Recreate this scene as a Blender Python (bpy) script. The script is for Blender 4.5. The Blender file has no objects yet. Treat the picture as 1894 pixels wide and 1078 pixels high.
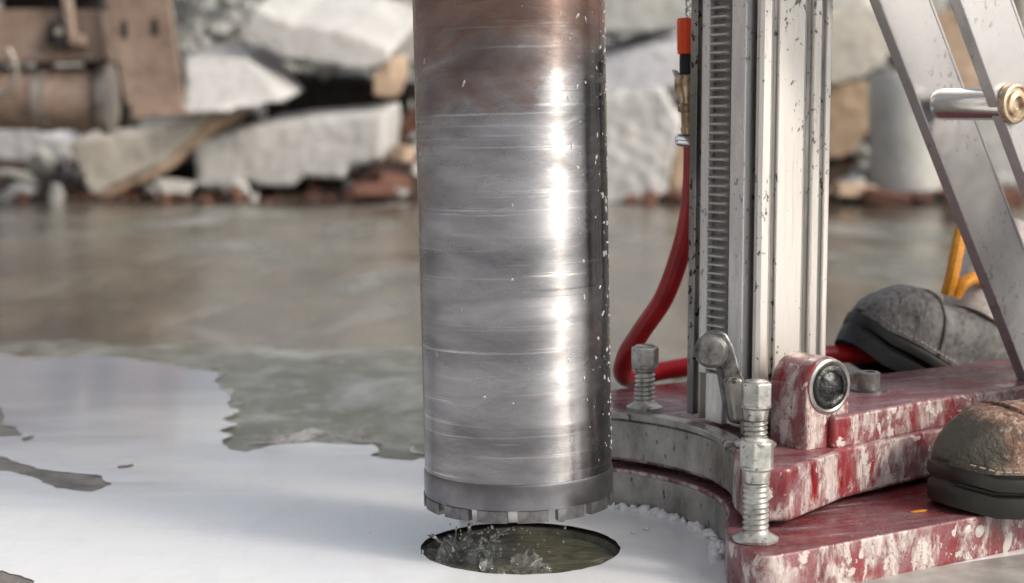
import bpy, bmesh, math, random
from mathutils import Vector, Matrix, noise
R = math.radians
scene = bpy.context.scene
COL = scene.collection

# ------------------------------------------------------------------ camera, sky, sun, exposure
CAM_H, PITCH, FPX, CX, CY = 0.3645, R(6), 3000.0, 947.0, 539.0
cam_d = bpy.data.cameras.new('camera')
cam = bpy.data.objects.new('camera', cam_d); COL.objects.link(cam)
cam.location = (0, 0, CAM_H); cam.rotation_euler = (math.pi/2 - PITCH, 0, 0)
cam_d.sensor_width = 36; cam_d.lens = FPX/1894*36
cam_d.clip_start = 0.02; cam_d.clip_end = 500
cam_d.dof.use_dof = True; cam_d.dof.focus_distance = 1.36; cam_d.dof.aperture_fstop = 5.2
scene.camera = cam

SUN_AZ, SUN_EL = R(118), R(33)      # azimuth clockwise from +Y: behind the camera, to the right
world = bpy.data.worlds.new('World'); scene.world = world; world.use_nodes = True
wn = world.node_tree.nodes; wl = world.node_tree.links
sky = wn.new('ShaderNodeTexSky'); sky.sky_type = 'NISHITA'; sky.sun_disc = False
sky.sun_elevation = SUN_EL; sky.sun_rotation = SUN_AZ
sky.air_density = 1.0; sky.dust_density = 6.0; sky.ozone_density = 1.0
hs = wn.new('ShaderNodeHueSaturation'); hs.inputs['Saturation'].default_value = 0.3
wl.new(sky.outputs[0], hs.inputs['Color'])
wl.new(hs.outputs[0], wn['Background'].inputs['Color'])
wn['Background'].inputs['Strength'].default_value = 0.15
sun_d = bpy.data.lights.new('sun', 'SUN'); sun_d.energy = 1.0; sun_d.angle = R(10); sun_d.color = (1, .84, .63)
sun = bpy.data.objects.new('sun', sun_d); COL.objects.link(sun)
sv = Vector((math.sin(SUN_AZ)*math.cos(SUN_EL), math.cos(SUN_AZ)*math.cos(SUN_EL), math.sin(SUN_EL)))
sun.rotation_euler = sv.to_track_quat('Z', 'Y').to_euler(); sun.location = sv*20
vs = scene.view_settings; vs.view_transform = 'Standard'; vs.look = 'None'; vs.gamma = 1; vs.use_curve_mapping = False
vs.exposure = 0.40

# ------------------------------------------------------------------ helpers
_c, _s = math.cos(PITCH), math.sin(PITCH)
def ray(px, py):
    a = (px-CX)/FPX; b = -(py-CY)/FPX
    return Vector((a, _c+b*_s, -_s+b*_c))
def P(px, py, Y):                      # point seen at a pixel of the photograph, Y metres away
    d = ray(px, py); return Vector((0, 0, CAM_H)) + d*(Y/d.y)
def G(px, py, z):                      # the same at a given height
    d = ray(px, py); return Vector((0, 0, CAM_H)) + d*((z-CAM_H)/d.z)
A = Vector((math.cos(R(33)), math.sin(R(33)), 0))      # rig axis, away from the bit
N = Vector((A.y, -A.x, 0))                             # rig side that faces the camera
Z = Vector((0, 0, 1))
B = Vector((0.006, 1.35, 0))                           # axis of the core bit

class MB:
    def __init__(s): s.v = []; s.f = []
    def add(s, vs_, fs):
        o = len(s.v); s.v += [tuple(v) for v in vs_]; s.f += [tuple(i+o for i in f) for f in fs]; return s
    def box(s, c, ax, ay, az, sx, sy, sz):             # oriented box, centre c, full sizes
        c = Vector(c); vs_ = []
        for k in (-.5, .5):
            for j in (-.5, .5):
                for i in (-.5, .5): vs_.append(c + ax*(i*sx) + ay*(j*sy) + az*(k*sz))
        return s.add(vs_, [(0,2,3,1),(4,5,7,6),(0,1,5,4),(2,6,7,3),(0,4,6,2),(1,3,7,5)])
    def prism(s, pts, z0, z1):
        n = len(pts)
        vs_ = [(p[0],p[1],z0) for p in pts] + [(p[0],p[1],z1) for p in pts]
        fs = [tuple(range(n-1,-1,-1)), tuple(range(n,2*n))] + [(i,(i+1)%n,n+(i+1)%n,n+i) for i in range(n)]
        return s.add(vs_, fs)
    def extr(s, pts, off):                             # extrude a 3D polygon by a vector
        n = len(pts); off = Vector(off)
        vs_ = [Vector(p) for p in pts] + [Vector(p)+off for p in pts]
        fs = [tuple(range(n-1,-1,-1)), tuple(range(n,2*n))] + [(i,(i+1)%n,n+(i+1)%n,n+i) for i in range(n)]
        return s.add(vs_, fs)
    def lathe(s, prof, base=(0,0,0), axis=Z, seg=32, closed=False, rf=None):   # prof: (r, h)
        base = Vector(base); axis = Vector(axis).normalized()
        u = axis.orthogonal().normalized(); w = axis.cross(u)
        n = len(prof); vs_ = []; fs = []
        for j,(r,h) in enumerate(prof):
            for i in range(seg):
                t = 2*math.pi*i/seg; rr = rf(r,h,t) if rf else r
                vs_.append(base + axis*h + (u*math.cos(t)+w*math.sin(t))*rr)
        for j in range(n-1 if not closed else n):
            for i in range(seg):
                a=j*seg+i; b=j*seg+(i+1)%seg; k=(j+1)%n
                fs.append((a,b,k*seg+(i+1)%seg,k*seg+i))
        if not closed:
            if prof[0][0] > 1e-6: fs.append(tuple(range(seg-1,-1,-1)))
            if prof[-1][0] > 1e-6: fs.append(tuple(range((n-1)*seg, n*seg)))
        return s.add(vs_, fs)
    def cyl(s, a, b, r, r2=None, seg=24):
        a=Vector(a); b=Vector(b); return s.lathe([(r,0),(r if r2 is None else r2,(b-a).length)], a, b-a, seg)
    def tube(s, pts, rad, seg=14):
        pts=[Vector(p) for p in pts]; vs_=[]; fs=[]; n=len(pts); ref=None
        for i,p in enumerate(pts):
            t=(pts[min(i+1,n-1)]-pts[max(i-1,0)]).normalized()
            if ref is None: ref=t.orthogonal().normalized()
            ref=(ref-t*ref.dot(t)).normalized(); w=t.cross(ref)
            r=rad[i] if isinstance(rad,(list,tuple)) else rad
            for k in range(seg):
                q=2*math.pi*k/seg; vs_.append(p+(ref*math.cos(q)+w*math.sin(q))*r)
        for i in range(n-1):
            for k in range(seg): fs.append((i*seg+k,i*seg+(k+1)%seg,(i+1)*seg+(k+1)%seg,(i+1)*seg+k))
        fs.append(tuple(range(seg-1,-1,-1))); fs.append(tuple(range((n-1)*seg,n*seg)))
        return s.add(vs_, fs)
    def ico(s, c, r, sub=1, sq=(1,1,1), jit=0, rnd=random):
        bm=bmesh.new(); bmesh.ops.create_icosphere(bm, subdivisions=sub, radius=1)
        rot=Matrix.Rotation(rnd.random()*6.28,3,Vector((rnd.random()-.5,rnd.random()-.5,rnd.random()-.5)).normalized()) if jit else Matrix.Identity(3)
        vs_=[]
        for v in bm.verts:
            q=v.co*(1+jit*(rnd.random()-.5)); q=Vector((q.x*sq[0],q.y*sq[1],q.z*sq[2])); vs_.append(Vector(c)+rot@q*r)
        fs=[[v.index for v in f.verts] for f in bm.faces]; bm.free()
        return s.add(vs_, fs)
    def mesh(s, name, m, sharp=35, recalc=True):
        me=bpy.data.meshes.new(name); me.from_pydata(s.v,[],s.f); me.validate()
        if recalc:
            bm=bmesh.new(); bm.from_mesh(me); bmesh.ops.recalc_face_normals(bm, faces=bm.faces); bm.to_mesh(me); bm.free()
        if sharp:
            me.polygons.foreach_set('use_smooth',[True]*len(me.polygons)); me.set_sharp_from_angle(angle=R(sharp))
        if m: me.materials.append(m)
        return me
    def build(s, name, m, parent=None, bevel=0, sharp=35, loc=None, recalc=True, **props):
        o=bpy.data.objects.new(name, s.mesh(name,m,sharp,recalc)); COL.objects.link(o)
        if parent: o.parent=parent
        if loc is not None: o.location=loc
        if bevel:
            b=o.modifiers.new('bevel','BEVEL'); b.width=bevel; b.segments=3; b.limit_method='ANGLE'; b.angle_limit=R(35)
            b.harden_normals=False
        for k,v in props.items(): o[k]=v
        return o
def spline(pts, n=12):                  # Catmull-Rom
    pts=[Vector(p) for p in pts]; out=[]; q=[pts[0]]+pts+[pts[-1]]
    for i in range(1,len(q)-2):
        for k in range(n):
            t=k/n; p0,p1,p2,p3=q[i-1],q[i],q[i+1],q[i+2]
            out.append(.5*((2*p1)+(p2-p0)*t+(2*p0-5*p1+4*p2-p3)*t*t+(3*p1-p0-3*p2+p3)*t**3))
    out.append(pts[-1]); return out
def empty(name, label=None, cat=None, loc=(0,0,0), group=None, parent=None):
    o=bpy.data.objects.new(name,None); COL.objects.link(o); o.location=loc; o.empty_display_size=.05
    if label: o['label']=label; o['category']=cat
    if group: o['group']=group
    if parent: o.parent=parent
    return o
def tag(o, label, cat, group=None):
    o['label']=label; o['category']=cat
    if group: o['group']=group
    return o
def structure(o): o['kind']='structure'; return o

# ------------------------------------------------------------------ materials
class Mat:
    def __init__(s, name):
        s.m=bpy.data.materials.new(name); s.m.use_nodes=True
        s.n=s.m.node_tree.nodes; s.l=s.m.node_tree.links; s.b=s.n['Principled BSDF']; s._co=None
    def co(s, scale=(1,1,1), kind='Object'):
        t=s.n.new('ShaderNodeTexCoord'); mp=s.n.new('ShaderNodeMapping'); mp.inputs['Scale'].default_value=scale
        s.l.new(t.outputs[kind], mp.inputs['Vector']); return mp.outputs[0]
    def noise(s, scale=1, detail=5, rough=.6, sc=(1,1,1), dist=0):
        t=s.n.new('ShaderNodeTexNoise'); t.inputs['Scale'].default_value=scale; t.inputs['Detail'].default_value=detail
        t.inputs['Roughness'].default_value=rough; t.inputs['Distortion'].default_value=dist
        s.l.new(s.co(sc), t.inputs['Vector']); return t.outputs['Fac']
    def voro(s, scale=1, sc=(1,1,1), feat='F1'):
        t=s.n.new('ShaderNodeTexVoronoi'); t.inputs['Scale'].default_value=scale; t.feature=feat
        s.l.new(s.co(sc), t.inputs['Vector']); return t.outputs['Distance']
    def ramp(s, fac, stops):
        r=s.n.new('ShaderNodeValToRGB'); e=r.color_ramp.elements
        while len(e)<len(stops): e.new(.5)
        for k,(p,c) in enumerate(stops):
            e[k].position=p; e[k].color=(c,c,c,1) if isinstance(c,(int,float)) else (*c,1)
        s.l.new(fac, r.inputs[0]); return r.outputs[0]
    def mix(s, fac, a, b):
        x=s.n.new('ShaderNodeMix'); x.data_type='RGBA'
        for k,v in ((0,fac),(6,a),(7,b)):
            if hasattr(v,'is_linked'): s.l.new(v, x.inputs[k])
            elif isinstance(v,(int,float)): x.inputs[k].default_value=v if k==0 else (v,v,v,1)
            else: x.inputs[k].default_value=(*v,1)
        return x.outputs[2]
    def math(s, op, a, b=0.0):
        x=s.n.new('ShaderNodeMath'); x.operation=op
        for k,v in ((0,a),(1,b)):
            if hasattr(v,'is_linked'): s.l.new(v,x.inputs[k])
            else: x.inputs[k].default_value=v
        return x.outputs[0]
    def sep(s, kind='Object', out=2):
        x=s.n.new('ShaderNodeSeparateXYZ')
        if kind=='Normal':
            g=s.n.new('ShaderNodeNewGeometry'); s.l.new(g.outputs['True Normal'],x.inputs[0])
        else: s.l.new(s.co(kind=kind),x.inputs[0])
        return x.outputs[out]
    def set(s, **kw):
        names={'col':'Base Color','rough':'Roughness','metal':'Metallic','spec':'Specular IOR Level','coat':'Coat Weight','coatr':'Coat Roughness','aniso':'Anisotropic','trans':'Transmission Weight','ior':'IOR','alpha':'Alpha'}
        for k,v in kw.items():
            i=s.b.inputs[names[k]]
            if hasattr(v,'is_linked'): s.l.new(v,i)
            elif isinstance(v,(int,float)): i.default_value=v
            else: i.default_value=(*v,1)
        return s
    def bump(s, h, strength=.3, dist=.002, prev=None):
        x=s.n.new('ShaderNodeBump'); x.inputs['Strength'].default_value=strength; x.inputs['Distance'].default_value=dist
        s.l.new(h,x.inputs['Height'])
        if prev is not None: s.l.new(prev,x.inputs['Normal'])
        s.l.new(x.outputs[0],s.b.inputs['Normal']); return x.outputs[0]

def mat_ground():
    k=Mat('wet_ground')
    n1=k.noise(1,6,.62,(1.5,.55,1),.5); n2=k.noise(1,6,.68,(6,2.6,1),.4); n3=k.noise(60,4,.6)
    c=k.ramp(n1,[(.36,(.045,.044,.036)),(.43,(.085,.072,.052)),(.50,(.165,.138,.10)),(.57,(.13,.133,.112)),(.65,(.33,.325,.31))])
    c=k.mix(k.ramp(n2,[(.45,.0),(.62,.75)]),c,(.060,.058,.046))
    c=k.mix(k.ramp(k.noise(1,6,.65,(3.1,1.3,1),.8),[(.54,0),(.63,.7)]),c,(.24,.225,.20))
    c=k.mix(k.ramp(n3,[(.55,0),(.75,.4)]),c,(.33,.31,.28))
    k.set(col=c,rough=k.ramp(n1,[(.4,.09),(.65,.34)]),spec=.5)
    b=k.bump(n2,.25,.02); k.bump(n3,.35,.003,b); return k.m
def mat_slurry():
    k=Mat('milky_slurry')
    n1=k.noise(3,4,.5,(.7,1.4,1)); n2=k.noise(11,4,.55,(.6,1.6,1))
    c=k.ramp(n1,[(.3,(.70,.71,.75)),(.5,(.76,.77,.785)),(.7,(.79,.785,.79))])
    # slurry away from the hole coloured darker and bluer, a painted-in reflection
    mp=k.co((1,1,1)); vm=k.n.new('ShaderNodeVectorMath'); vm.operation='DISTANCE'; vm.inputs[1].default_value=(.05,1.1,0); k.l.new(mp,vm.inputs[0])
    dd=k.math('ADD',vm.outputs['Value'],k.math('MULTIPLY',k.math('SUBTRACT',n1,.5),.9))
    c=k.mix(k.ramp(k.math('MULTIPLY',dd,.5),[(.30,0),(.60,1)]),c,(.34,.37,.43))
    n3=k.noise(1,6,.7,(26,9,1),.8); c=k.mix(k.ramp(n3,[(.50,0),(.72,.22)]),c,(.50,.50,.52)); n4=k.noise(420,2,.5); c=k.mix(k.ramp(n4,[(.70,0),(.76,.35)]),c,(.40,.40,.40))
    k.set(col=c,rough=k.ramp(n2,[(.35,.06),(.65,.16)]),spec=.5)
    k.bump(n2,.12,.006); return k.m
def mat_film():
    k=Mat('slurry_film_and_reflection')
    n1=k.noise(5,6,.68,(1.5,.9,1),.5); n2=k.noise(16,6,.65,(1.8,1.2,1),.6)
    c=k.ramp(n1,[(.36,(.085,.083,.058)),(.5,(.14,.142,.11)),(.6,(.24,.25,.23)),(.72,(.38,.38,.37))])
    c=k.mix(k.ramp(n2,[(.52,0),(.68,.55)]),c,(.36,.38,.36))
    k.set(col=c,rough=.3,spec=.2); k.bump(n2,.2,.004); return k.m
def mat_concrete(name, c0, c1, rust=.0):
    k=Mat(name)
    n1=k.noise(3.5,6,.6); n2=k.noise(22,6,.7)
    c=k.mix(k.ramp(n1,[(.35,0),(.65,1)]),c0,c1)
    c=k.mix(k.ramp(n2,[(.55,0),(.72,.5)]),c,tuple(x*.55 for x in c0))
    if rust: c=k.mix(k.ramp(k.noise(5,5,.6),[(.5,0),(.68,rust)]),c,(.22,.13,.08))
    k.set(col=c,rough=.85); b=k.bump(n1,.4,.03); k.bump(n2,.6,.012,b); return k.m
def mat_alu(name, base=(.72,.71,.70), rough=.28, dirt=.5, sc=(40,40,3), aniso=.5, metal=1.0):
    k=Mat(name)
    st=k.noise(6,5,.6,sc); sp=k.noise(170,3,.6,(1,1,.7)); big=k.noise(14,5,.6,(1,1,.5))
    c=k.mix(k.ramp(st,[(.35,.0),(.7,.55)]),base,tuple(x*.62 for x in base))
    film=k.ramp(big,[(.5,0),(.75,dirt*.9)])
    c=k.mix(film,c,(.52,.49,.46))
    spm=k.ramp(k.math('MULTIPLY',sp,k.math('ADD',big,.5)),[(.64,0),(.70,dirt*1.6)])
    c=k.mix(spm,c,(.03,.027,.025))
    k.set(col=c,metal=k.math('SUBTRACT',metal,k.math('MULTIPLY',film,.6)),rough=k.ramp(st,[(.3,rough*.8),(.7,rough*1.35)]))
    b=k.bump(st,.12,.0006); k.bump(big,.2,.001,b); return k.m
def mat_red():
    k=Mat('red_paint_with_slurry')
    nz=k.math('ABSOLUTE',k.sep('Normal',2)); top=k.ramp(nz,[(.55,0),(.8,1)])
    drip=k.noise(1,7,.68,(36,36,17),1.3); drip2=k.noise(1,6,.68,(110,110,28),.7); blot=k.noise(60,5,.6,(1,1,.7),.5); fine=k.noise(260,4,.65); big=k.noise(10,4,.6); film=k.noise(24,6,.7,(1,1,.6),.4)
    red=k.mix(k.ramp(big,[(.35,0),(.65,1)]),(.11,.006,.012),(.26,.012,.012))
    # thin pinkish film of dried slurry
    sidec=k.mix(k.ramp(film,[(.34,0),(.64,.82)]),red,k.mix(k.ramp(fine,[(.35,0),(.65,1)]),(.20,.10,.12),(.33,.255,.27)))
    # thick drips and splashes
    d=k.ramp(k.math('ADD',k.math('MULTIPLY',drip,.55),k.math('MULTIPLY',film,.45)),[(.475,0),(.545,.85)])
    d=k.math('MULTIPLY',d,k.ramp(k.noise(17,4,.6),[(.36,.25),(.50,1)]))
    dcol=k.mix(k.ramp(drip2,[(.38,0),(.62,1)]),(.40,.34,.32),(.66,.60,.56))
    sidec=k.mix(d,sidec,dcol)
    d2=k.ramp(blot,[(.575,0),(.60,.9)])
    sidec=k.mix(d2,sidec,(.60,.53,.50))
    sidec=k.mix(k.ramp(drip2,[(.30,.9),(.37,0)]),sidec,(.045,.02,.02))
    # brushed film of slurry on the upper faces, along the rig axis
    tc=k.n.new('ShaderNodeTexCoord'); mp=k.n.new('ShaderNodeMapping'); mp.vector_type='TEXTURE'
    mp.inputs['Rotation'].default_value=(0,0,R(20)); mp.inputs['Scale'].default_value=(1/8,1/60,1/30)
    k.l.new(tc.outputs['Object'],mp.inputs['Vector'])
    tn=k.n.new('ShaderNodeTexNoise'); tn.inputs['Scale'].default_value=1.5; tn.inputs['Detail'].default_value=7; tn.inputs['Roughness'].default_value=.65; tn.inputs['Distortion'].default_value=.6
    k.l.new(mp.outputs[0],tn.inputs['Vector']); ts=tn.outputs['Fac']
    topc=k.mix(k.ramp(ts,[(.34,.1),(.6,.95)]),(.15,.014,.024),(.21,.125,.14))
    topc=k.mix(k.ramp(ts,[(.57,0),(.70,.85)]),topc,(.42,.36,.36))
    topc=k.mix(k.ramp(big,[(.52,0),(.66,.8)]),topc,(.22,.011,.013))
    c=k.mix(top,sidec,topc)
    c=k.mix(k.ramp(fine,[(.58,0),(.66,.7)]),c,(.05,.02,.022))
    sp=k.noise(300,3,.6); c=k.mix(k.math('MULTIPLY',k.ramp(sp,[(.62,0),(.68,.8)]),k.ramp(film,[(.5,0),(.62,1)])),c,(.60,.53,.52))
    k.set(col=c,rough=k.ramp(film,[(.4,.22),(.65,.5)]),coat=.12,coatr=.12,spec=.4)
    b=k.bump(k.math('ADD',d,d2),.55,.0014); b=k.bump(fine,.2,.0006,b); k.bump(ts,.25,.0012,b); return k.m
def mat_cast():
    k=Mat('wet_cast_metal')
    n1=k.noise(22,6,.65,(1,1,.6)); n2=k.noise(120,4,.6,(1,1,.55)); n3=k.noise(7,4,.6)
    c=k.ramp(n1,[(.32,(.12,.115,.10)),(.5,(.30,.29,.27)),(.68,(.46,.44,.42))])
    c=k.mix(k.ramp(n3,[(.5,0),(.7,.5)]),c,(.30,.22,.17))
    c=k.mix(k.ramp(n2,[(.60,0),(.66,.9)]),c,(.03,.028,.022))
    k.set(col=c,rough=.3,metal=.35,coat=.3,coatr=.1); b=k.bump(n1,.2,.002); k.bump(n2,.25,.0008,b); return k.m
def mat_zinc():
    k=Mat('wet_zinc_screw')
    n1=k.noise(60,5,.6); n2=k.noise(200,3,.6)
    c=k.ramp(n1,[(.35,(.26,.26,.23)),(.55,(.50,.50,.47)),(.7,(.62,.61,.58))])
    c=k.mix(k.ramp(n2,[(.6,0),(.7,.8)]),c,(.06,.055,.04))
    k.set(col=c,rough=.28,metal=.55,coat=.2); k.bump(n1,.2,.0008); return k.m
def mat_bit():
    k=Mat('wet_bit_steel')
    z=k.sep('Object',2)
    wide=k.noise(1,6,.6,(6,6,20),.25); line=k.noise(1,4,.7,(4,4,230)); rare=k.noise(1,3,.6,(3,3,60)); blot=k.noise(1,6,.6,(11,11,20),.5); wet=k.noise(1,5,.55,(12,12,34),.5)
    c=k.ramp(wide,[(.34,(.20,.198,.202)),(.5,(.33,.325,.33)),(.66,(.50,.49,.49))])
    lm=k.math('MULTIPLY',k.ramp(line,[(.58,0),(.68,.75)]),k.ramp(rare,[(.45,0),(.6,1)]))
    c=k.mix(lm,c,(.85,.83,.82))
    ld=k.math('MULTIPLY',k.ramp(line,[(.30,.8),(.38,0)]),k.ramp(rare,[(.42,1),(.55,0.1)]))
    c=k.mix(ld,c,(.15,.145,.145))
    # brown tone on the upper part of the barrel, with a ragged edge
    zz=k.math('ADD',z,k.math('MULTIPLY',k.math('SUBTRACT',blot,.5),.26))
    brown_top=k.ramp(zz,[(.335,0),(.352,.5),(.39,.9)])
    c=k.mix(brown_top,c,k.ramp(wide,[(.3,(.05,.03,.022)),(.5,(.12,.062,.043)),(.7,(.22,.125,.09))]))
    k.set(col=c,metal=k.math('SUBTRACT',1.0,k.math('MULTIPLY',brown_top,.6)),rough=k.ramp(k.math('ADD',k.math('MULTIPLY',wet,.5),k.math('MULTIPLY',blot,.5)),[(.40,.22),(.52,.29),(.64,.46)]))
    k.b.inputs['Anisotropic'].default_value=.95; k.b.inputs['Anisotropic Rotation'].default_value=.25
    tg=k.n.new('ShaderNodeTangent'); tg.direction_type='RADIAL'; tg.axis='Z'; k.l.new(tg.outputs[0],k.b.inputs['Tangent'])
    b=k.bump(lm,.12,.0008); b=k.bump(ld,.1,.0006,b); k.bump(wet,.16,.006,b); return k.m
def mat_plain(name,col,rough=.5,metal=0,var=.4,scale=40,bump=.2,bd=.001,coat=0,spec=.5):
    k=Mat(name); n=k.noise(scale,5,.6)
    c=k.mix(k.ramp(n,[(.35,0),(.65,1)]),tuple(x*(1-var) for x in col),tuple(min(1,x*(1+var*.5)) for x in col))
    k.set(col=c,rough=rough,metal=metal,coat=coat,spec=spec); k.bump(n,bump,bd); return k.m
def mat_tan():
    k=Mat('tan_machine_paint'); n=k.noise(6,6,.65); n2=k.noise(30,5,.7)
    c=k.ramp(n,[(.34,(.16,.113,.086)),(.5,(.26,.185,.143)),(.66,(.32,.245,.195))])
    c=k.mix(k.ramp(n2,[(.54,0),(.66,.7)]),c,(.07,.052,.043))
    k.set(col=c,rough=.55); k.bump(n2,.3,.004); return k.m
def mat_suede():
    k=Mat('dusty_brown_leather'); n1=k.noise(26,6,.7); n2=k.noise(160,4,.7); 
    c=k.ramp(n1,[(.38,(.07,.034,.02)),(.48,(.17,.085,.05)),(.57,(.26,.15,.10)),(.66,(.50,.44,.40))])
    c=k.mix(k.ramp(n2,[(.5,0),(.66,.75)]),c,(.46,.39,.35))
    c=k.mix(k.ramp(k.math('ADD',k.sep('Object',0),k.math('MULTIPLY',k.math('SUBTRACT',n1,.5),.06)),[(.03,1),(.045,0)]),c,(.05,.045,.032))
    k.set(col=c,rough=.6); b=k.bump(n1,.7,.006); k.bump(n2,.8,.002,b); return k.m
def mat_grey_leather():
    k=Mat('dusty_grey_leather'); n1=k.noise(22,5,.6); v=k.voro(150,feat='F1'); n2=k.noise(300,3,.6)
    c=k.ramp(n1,[(.34,(.04,.039,.038)),(.52,(.085,.082,.082)),(.68,(.17,.163,.16))])
    c=k.mix(k.math('MULTIPLY',k.ramp(v,[(.2,.0),(.7,.28)]),k.ramp(k.math('ADD',k.sep('Object',0),k.math('MULTIPLY',k.math('SUBTRACT',n1,.5),.08)),[(.10,1),(.13,.1)])),c,(.30,.285,.28))
    cr=k.noise(1,4,.6,(70,9,25),.8)
    k.set(col=c,rough=.6); b=k.bump(v,.3,.001); b=k.bump(cr,.9,.006,b); k.bump(n1,.4,.003,b); return k.m
def mat_water(tr=.93):
    k=Mat('splashing_water'); k.set(col=(.97,.98,.98),rough=.03,trans=tr,ior=1.33); return k.m
def mat_murky():
    k=Mat('murky_hole_water'); n=k.noise(22,6,.65,(1,1.6,1),1.2); x=k.sep('Object',0)
    c=k.ramp(n,[(.3,(.05,.05,.026)),(.46,(.13,.128,.085)),(.6,(.20,.19,.115)),(.74,(.42,.41,.36))])
    c=k.mix(k.ramp(k.math('ADD',x,k.math('MULTIPLY',k.math('SUBTRACT',n,.5),.12)),[(-.001,.0),(.0,.0)]),c,(.3,.3,.28))
    k.set(col=c,rough=.14); k.bump(n,.5,.006); return k.m

M=dict(ground=mat_ground(),slurry=mat_slurry(),film=mat_film(),
 white=mat_concrete('pale_concrete',(.41,.405,.395),(.54,.53,.52)),
 cream=mat_concrete('cream_concrete',(.42,.395,.35),(.54,.51,.45),.25),
 blue=mat_concrete('cool_grey_concrete',(.40,.40,.43),(.54,.54,.56)),
 grey=mat_concrete('weathered_concrete',(.34,.345,.33),(.50,.50,.48),.2),
 tanrock=mat_concrete('sandy_broken_face',(.36,.26,.18),(.50,.38,.28),.3),
 brick=mat_concrete('red_brown_rubble',(.085,.038,.026),(.16,.075,.052)),
 soil=mat_plain('dark_red_soil',(.05,.028,.02),.8,0,.6,12,.8,.03),
 shadeblack=mat_plain('hollow_shade_black',(.016,.011,.008),.85,0,.5,12,.8,.03),
 gravel=mat_concrete('grey_gravel',(.20,.198,.19),(.40,.40,.385)),
 bank=mat_plain('brown_earth',(.16,.105,.075),.9,0,.6,3,.8,.1),
 alu=mat_alu('worn_aluminium',(.86,.83,.78),.36,.5,metal=.82),
 face=mat_alu('bright_worn_aluminium',(.84,.83,.81),.3,.35,(30,30,4),metal=.4),alud=mat_alu('dark_dirty_aluminium',(.22,.22,.215),.35,.9),
 brace=mat_alu('satin_aluminium',(.53,.52,.52),.38,.2,(6,6,6),metal=.75),
 polish=mat_alu('polished_steel',(.80,.80,.80),.16,.25,(3,3,30)),
 rack=mat_plain('steel_rack',(.60,.59,.57),.3,.55,.2,60,.1,.0004),
 red=mat_red(),cast=mat_cast(),zinc=mat_zinc(),bit=mat_bit(),
 collar=mat_plain('dark_bit_steel',(.20,.198,.21),.3,.9,.3,30,.1,.0005),
 segment=mat_plain('diamond_segment',(.19,.188,.19),.4,.8,.4,120,.5,.0008),
 hose=mat_plain('red_rubber',(.36,.008,.012),.35,0,.35,30,.15,.001),
 orange=mat_plain('orange_red_plastic',(.80,.075,.012),.35,0,.1,30,.05),
 black=mat_plain('black_rubber',(.007,.008,.008),.5,0,.5,45,.35,.002),
 plug=mat_plain('wet_black_plug',(.02,.022,.022),.12,0,.5,120,.7,.003),
 sole=mat_plain('dark_grey_rubber',(.016,.017,.013),.5,0,.6,30,.3,.002),
 brass=mat_plain('aged_brass',(.55,.42,.26),.32,.85,.45,90,.3,.0008),
 gold=mat_plain('tarnished_brass_bolt',(.56,.44,.31),.38,.7,.5,120,.3,.0006),
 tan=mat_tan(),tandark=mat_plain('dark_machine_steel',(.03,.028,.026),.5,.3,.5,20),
 pale=mat_plain('worn_pale_steel',(.30,.265,.235),.4,.3,.4,15),
 suede=mat_suede(),gleather=mat_grey_leather(),
 lace=mat_plain('orange_cord',(.62,.25,.012),.6,0,.3,200,.5,.0008),
 darkcast=mat_plain('dark_pitted_casting',(.20,.195,.19),.38,.5,.75,70,.6,.002),
 sock=mat_plain('pale_knit',(.55,.50,.47),.9,0,.25,120,.6,.001),
 navy=mat_plain('navy_work_cloth',(.022,.03,.055),.85,0,.4,60,.5,.002),
 splash=mat_water(),wetcon=mat_plain('pale_wet_concrete',(.34,.33,.31),.35,0,.35,25,.4,.003),drop=mat_water(.7),murky=mat_murky(),
 holewall=mat_plain('wet_cut_concrete',(.20,.195,.17),.25,0,.5,50,.4,.002))

# ------------------------------------------------------------------ ground, slurry, hole
def fill_sheet(loops, z):
    bm=bmesh.new(); edges=[]
    for lp in loops:
        vs_=[bm.verts.new((p[0],p[1],z)) for p in lp]
        for i in range(len(vs_)): edges.append(bm.edges.new((vs_[i],vs_[(i+1)%len(vs_)])))
    bmesh.ops.triangle_fill(bm, edges=edges, use_beauty=True, use_dissolve=False, normal=(0,0,1))
    for f in bm.faces:
        if f.normal.z<0: f.normal_flip()
    return bm
def bm_obj(bm, name, m):
    me=bpy.data.meshes.new(name); bm.to_mesh(me); bm.free(); me.materials.append(m)
    o=bpy.data.objects.new(name,me); COL.objects.link(o); return o
def ragged(pts, amp=.006, step=.012, sd=0, freq=40, closed=True):     # subdivide a loop and roughen it
    out=[]; n=len(pts); rnd=random.Random(sd)
    for i in range(n if closed else n-1):
        a=Vector(pts[i][:2]); b=Vector(pts[(i+1)%n][:2]); L=(b-a).length; k=max(1,min(60,int(L/step)))
        nr=Vector((-(b-a).y,(b-a).x)).normalized() if L>1e-6 else Vector((0,0))
        for j in range(k):
            p=a.lerp(b,j/k); q=noise.noise(Vector((p.x*freq,p.y*freq,sd)))+.6*noise.noise(Vector((p.x*freq*3,p.y*freq*3,sd+5)))
            p=p+nr*q*amp; out.append((p.x,p.y))
    return out
HR=.0835
circ=lambda r,n=72:[(B.x+.001+r*math.cos(2*math.pi*i/n),B.y+r*math.sin(2*math.pi*i/n)) for i in range(n)]
structure(bm_obj(fill_sheet([[(-40,-40),(40,-40),(40,40),(-40,40)],circ(HR)],0.0),'ground',M['ground']))
w=MB(); w.lathe([(HR,-.25),(HR,-.0002)],B+Vector((.001,0,0)),Z,72); w.f=[f for f in w.f if len(f)==4]
structure(w.build('drilled_hole',M['holewall'],recalc=False))

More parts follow.
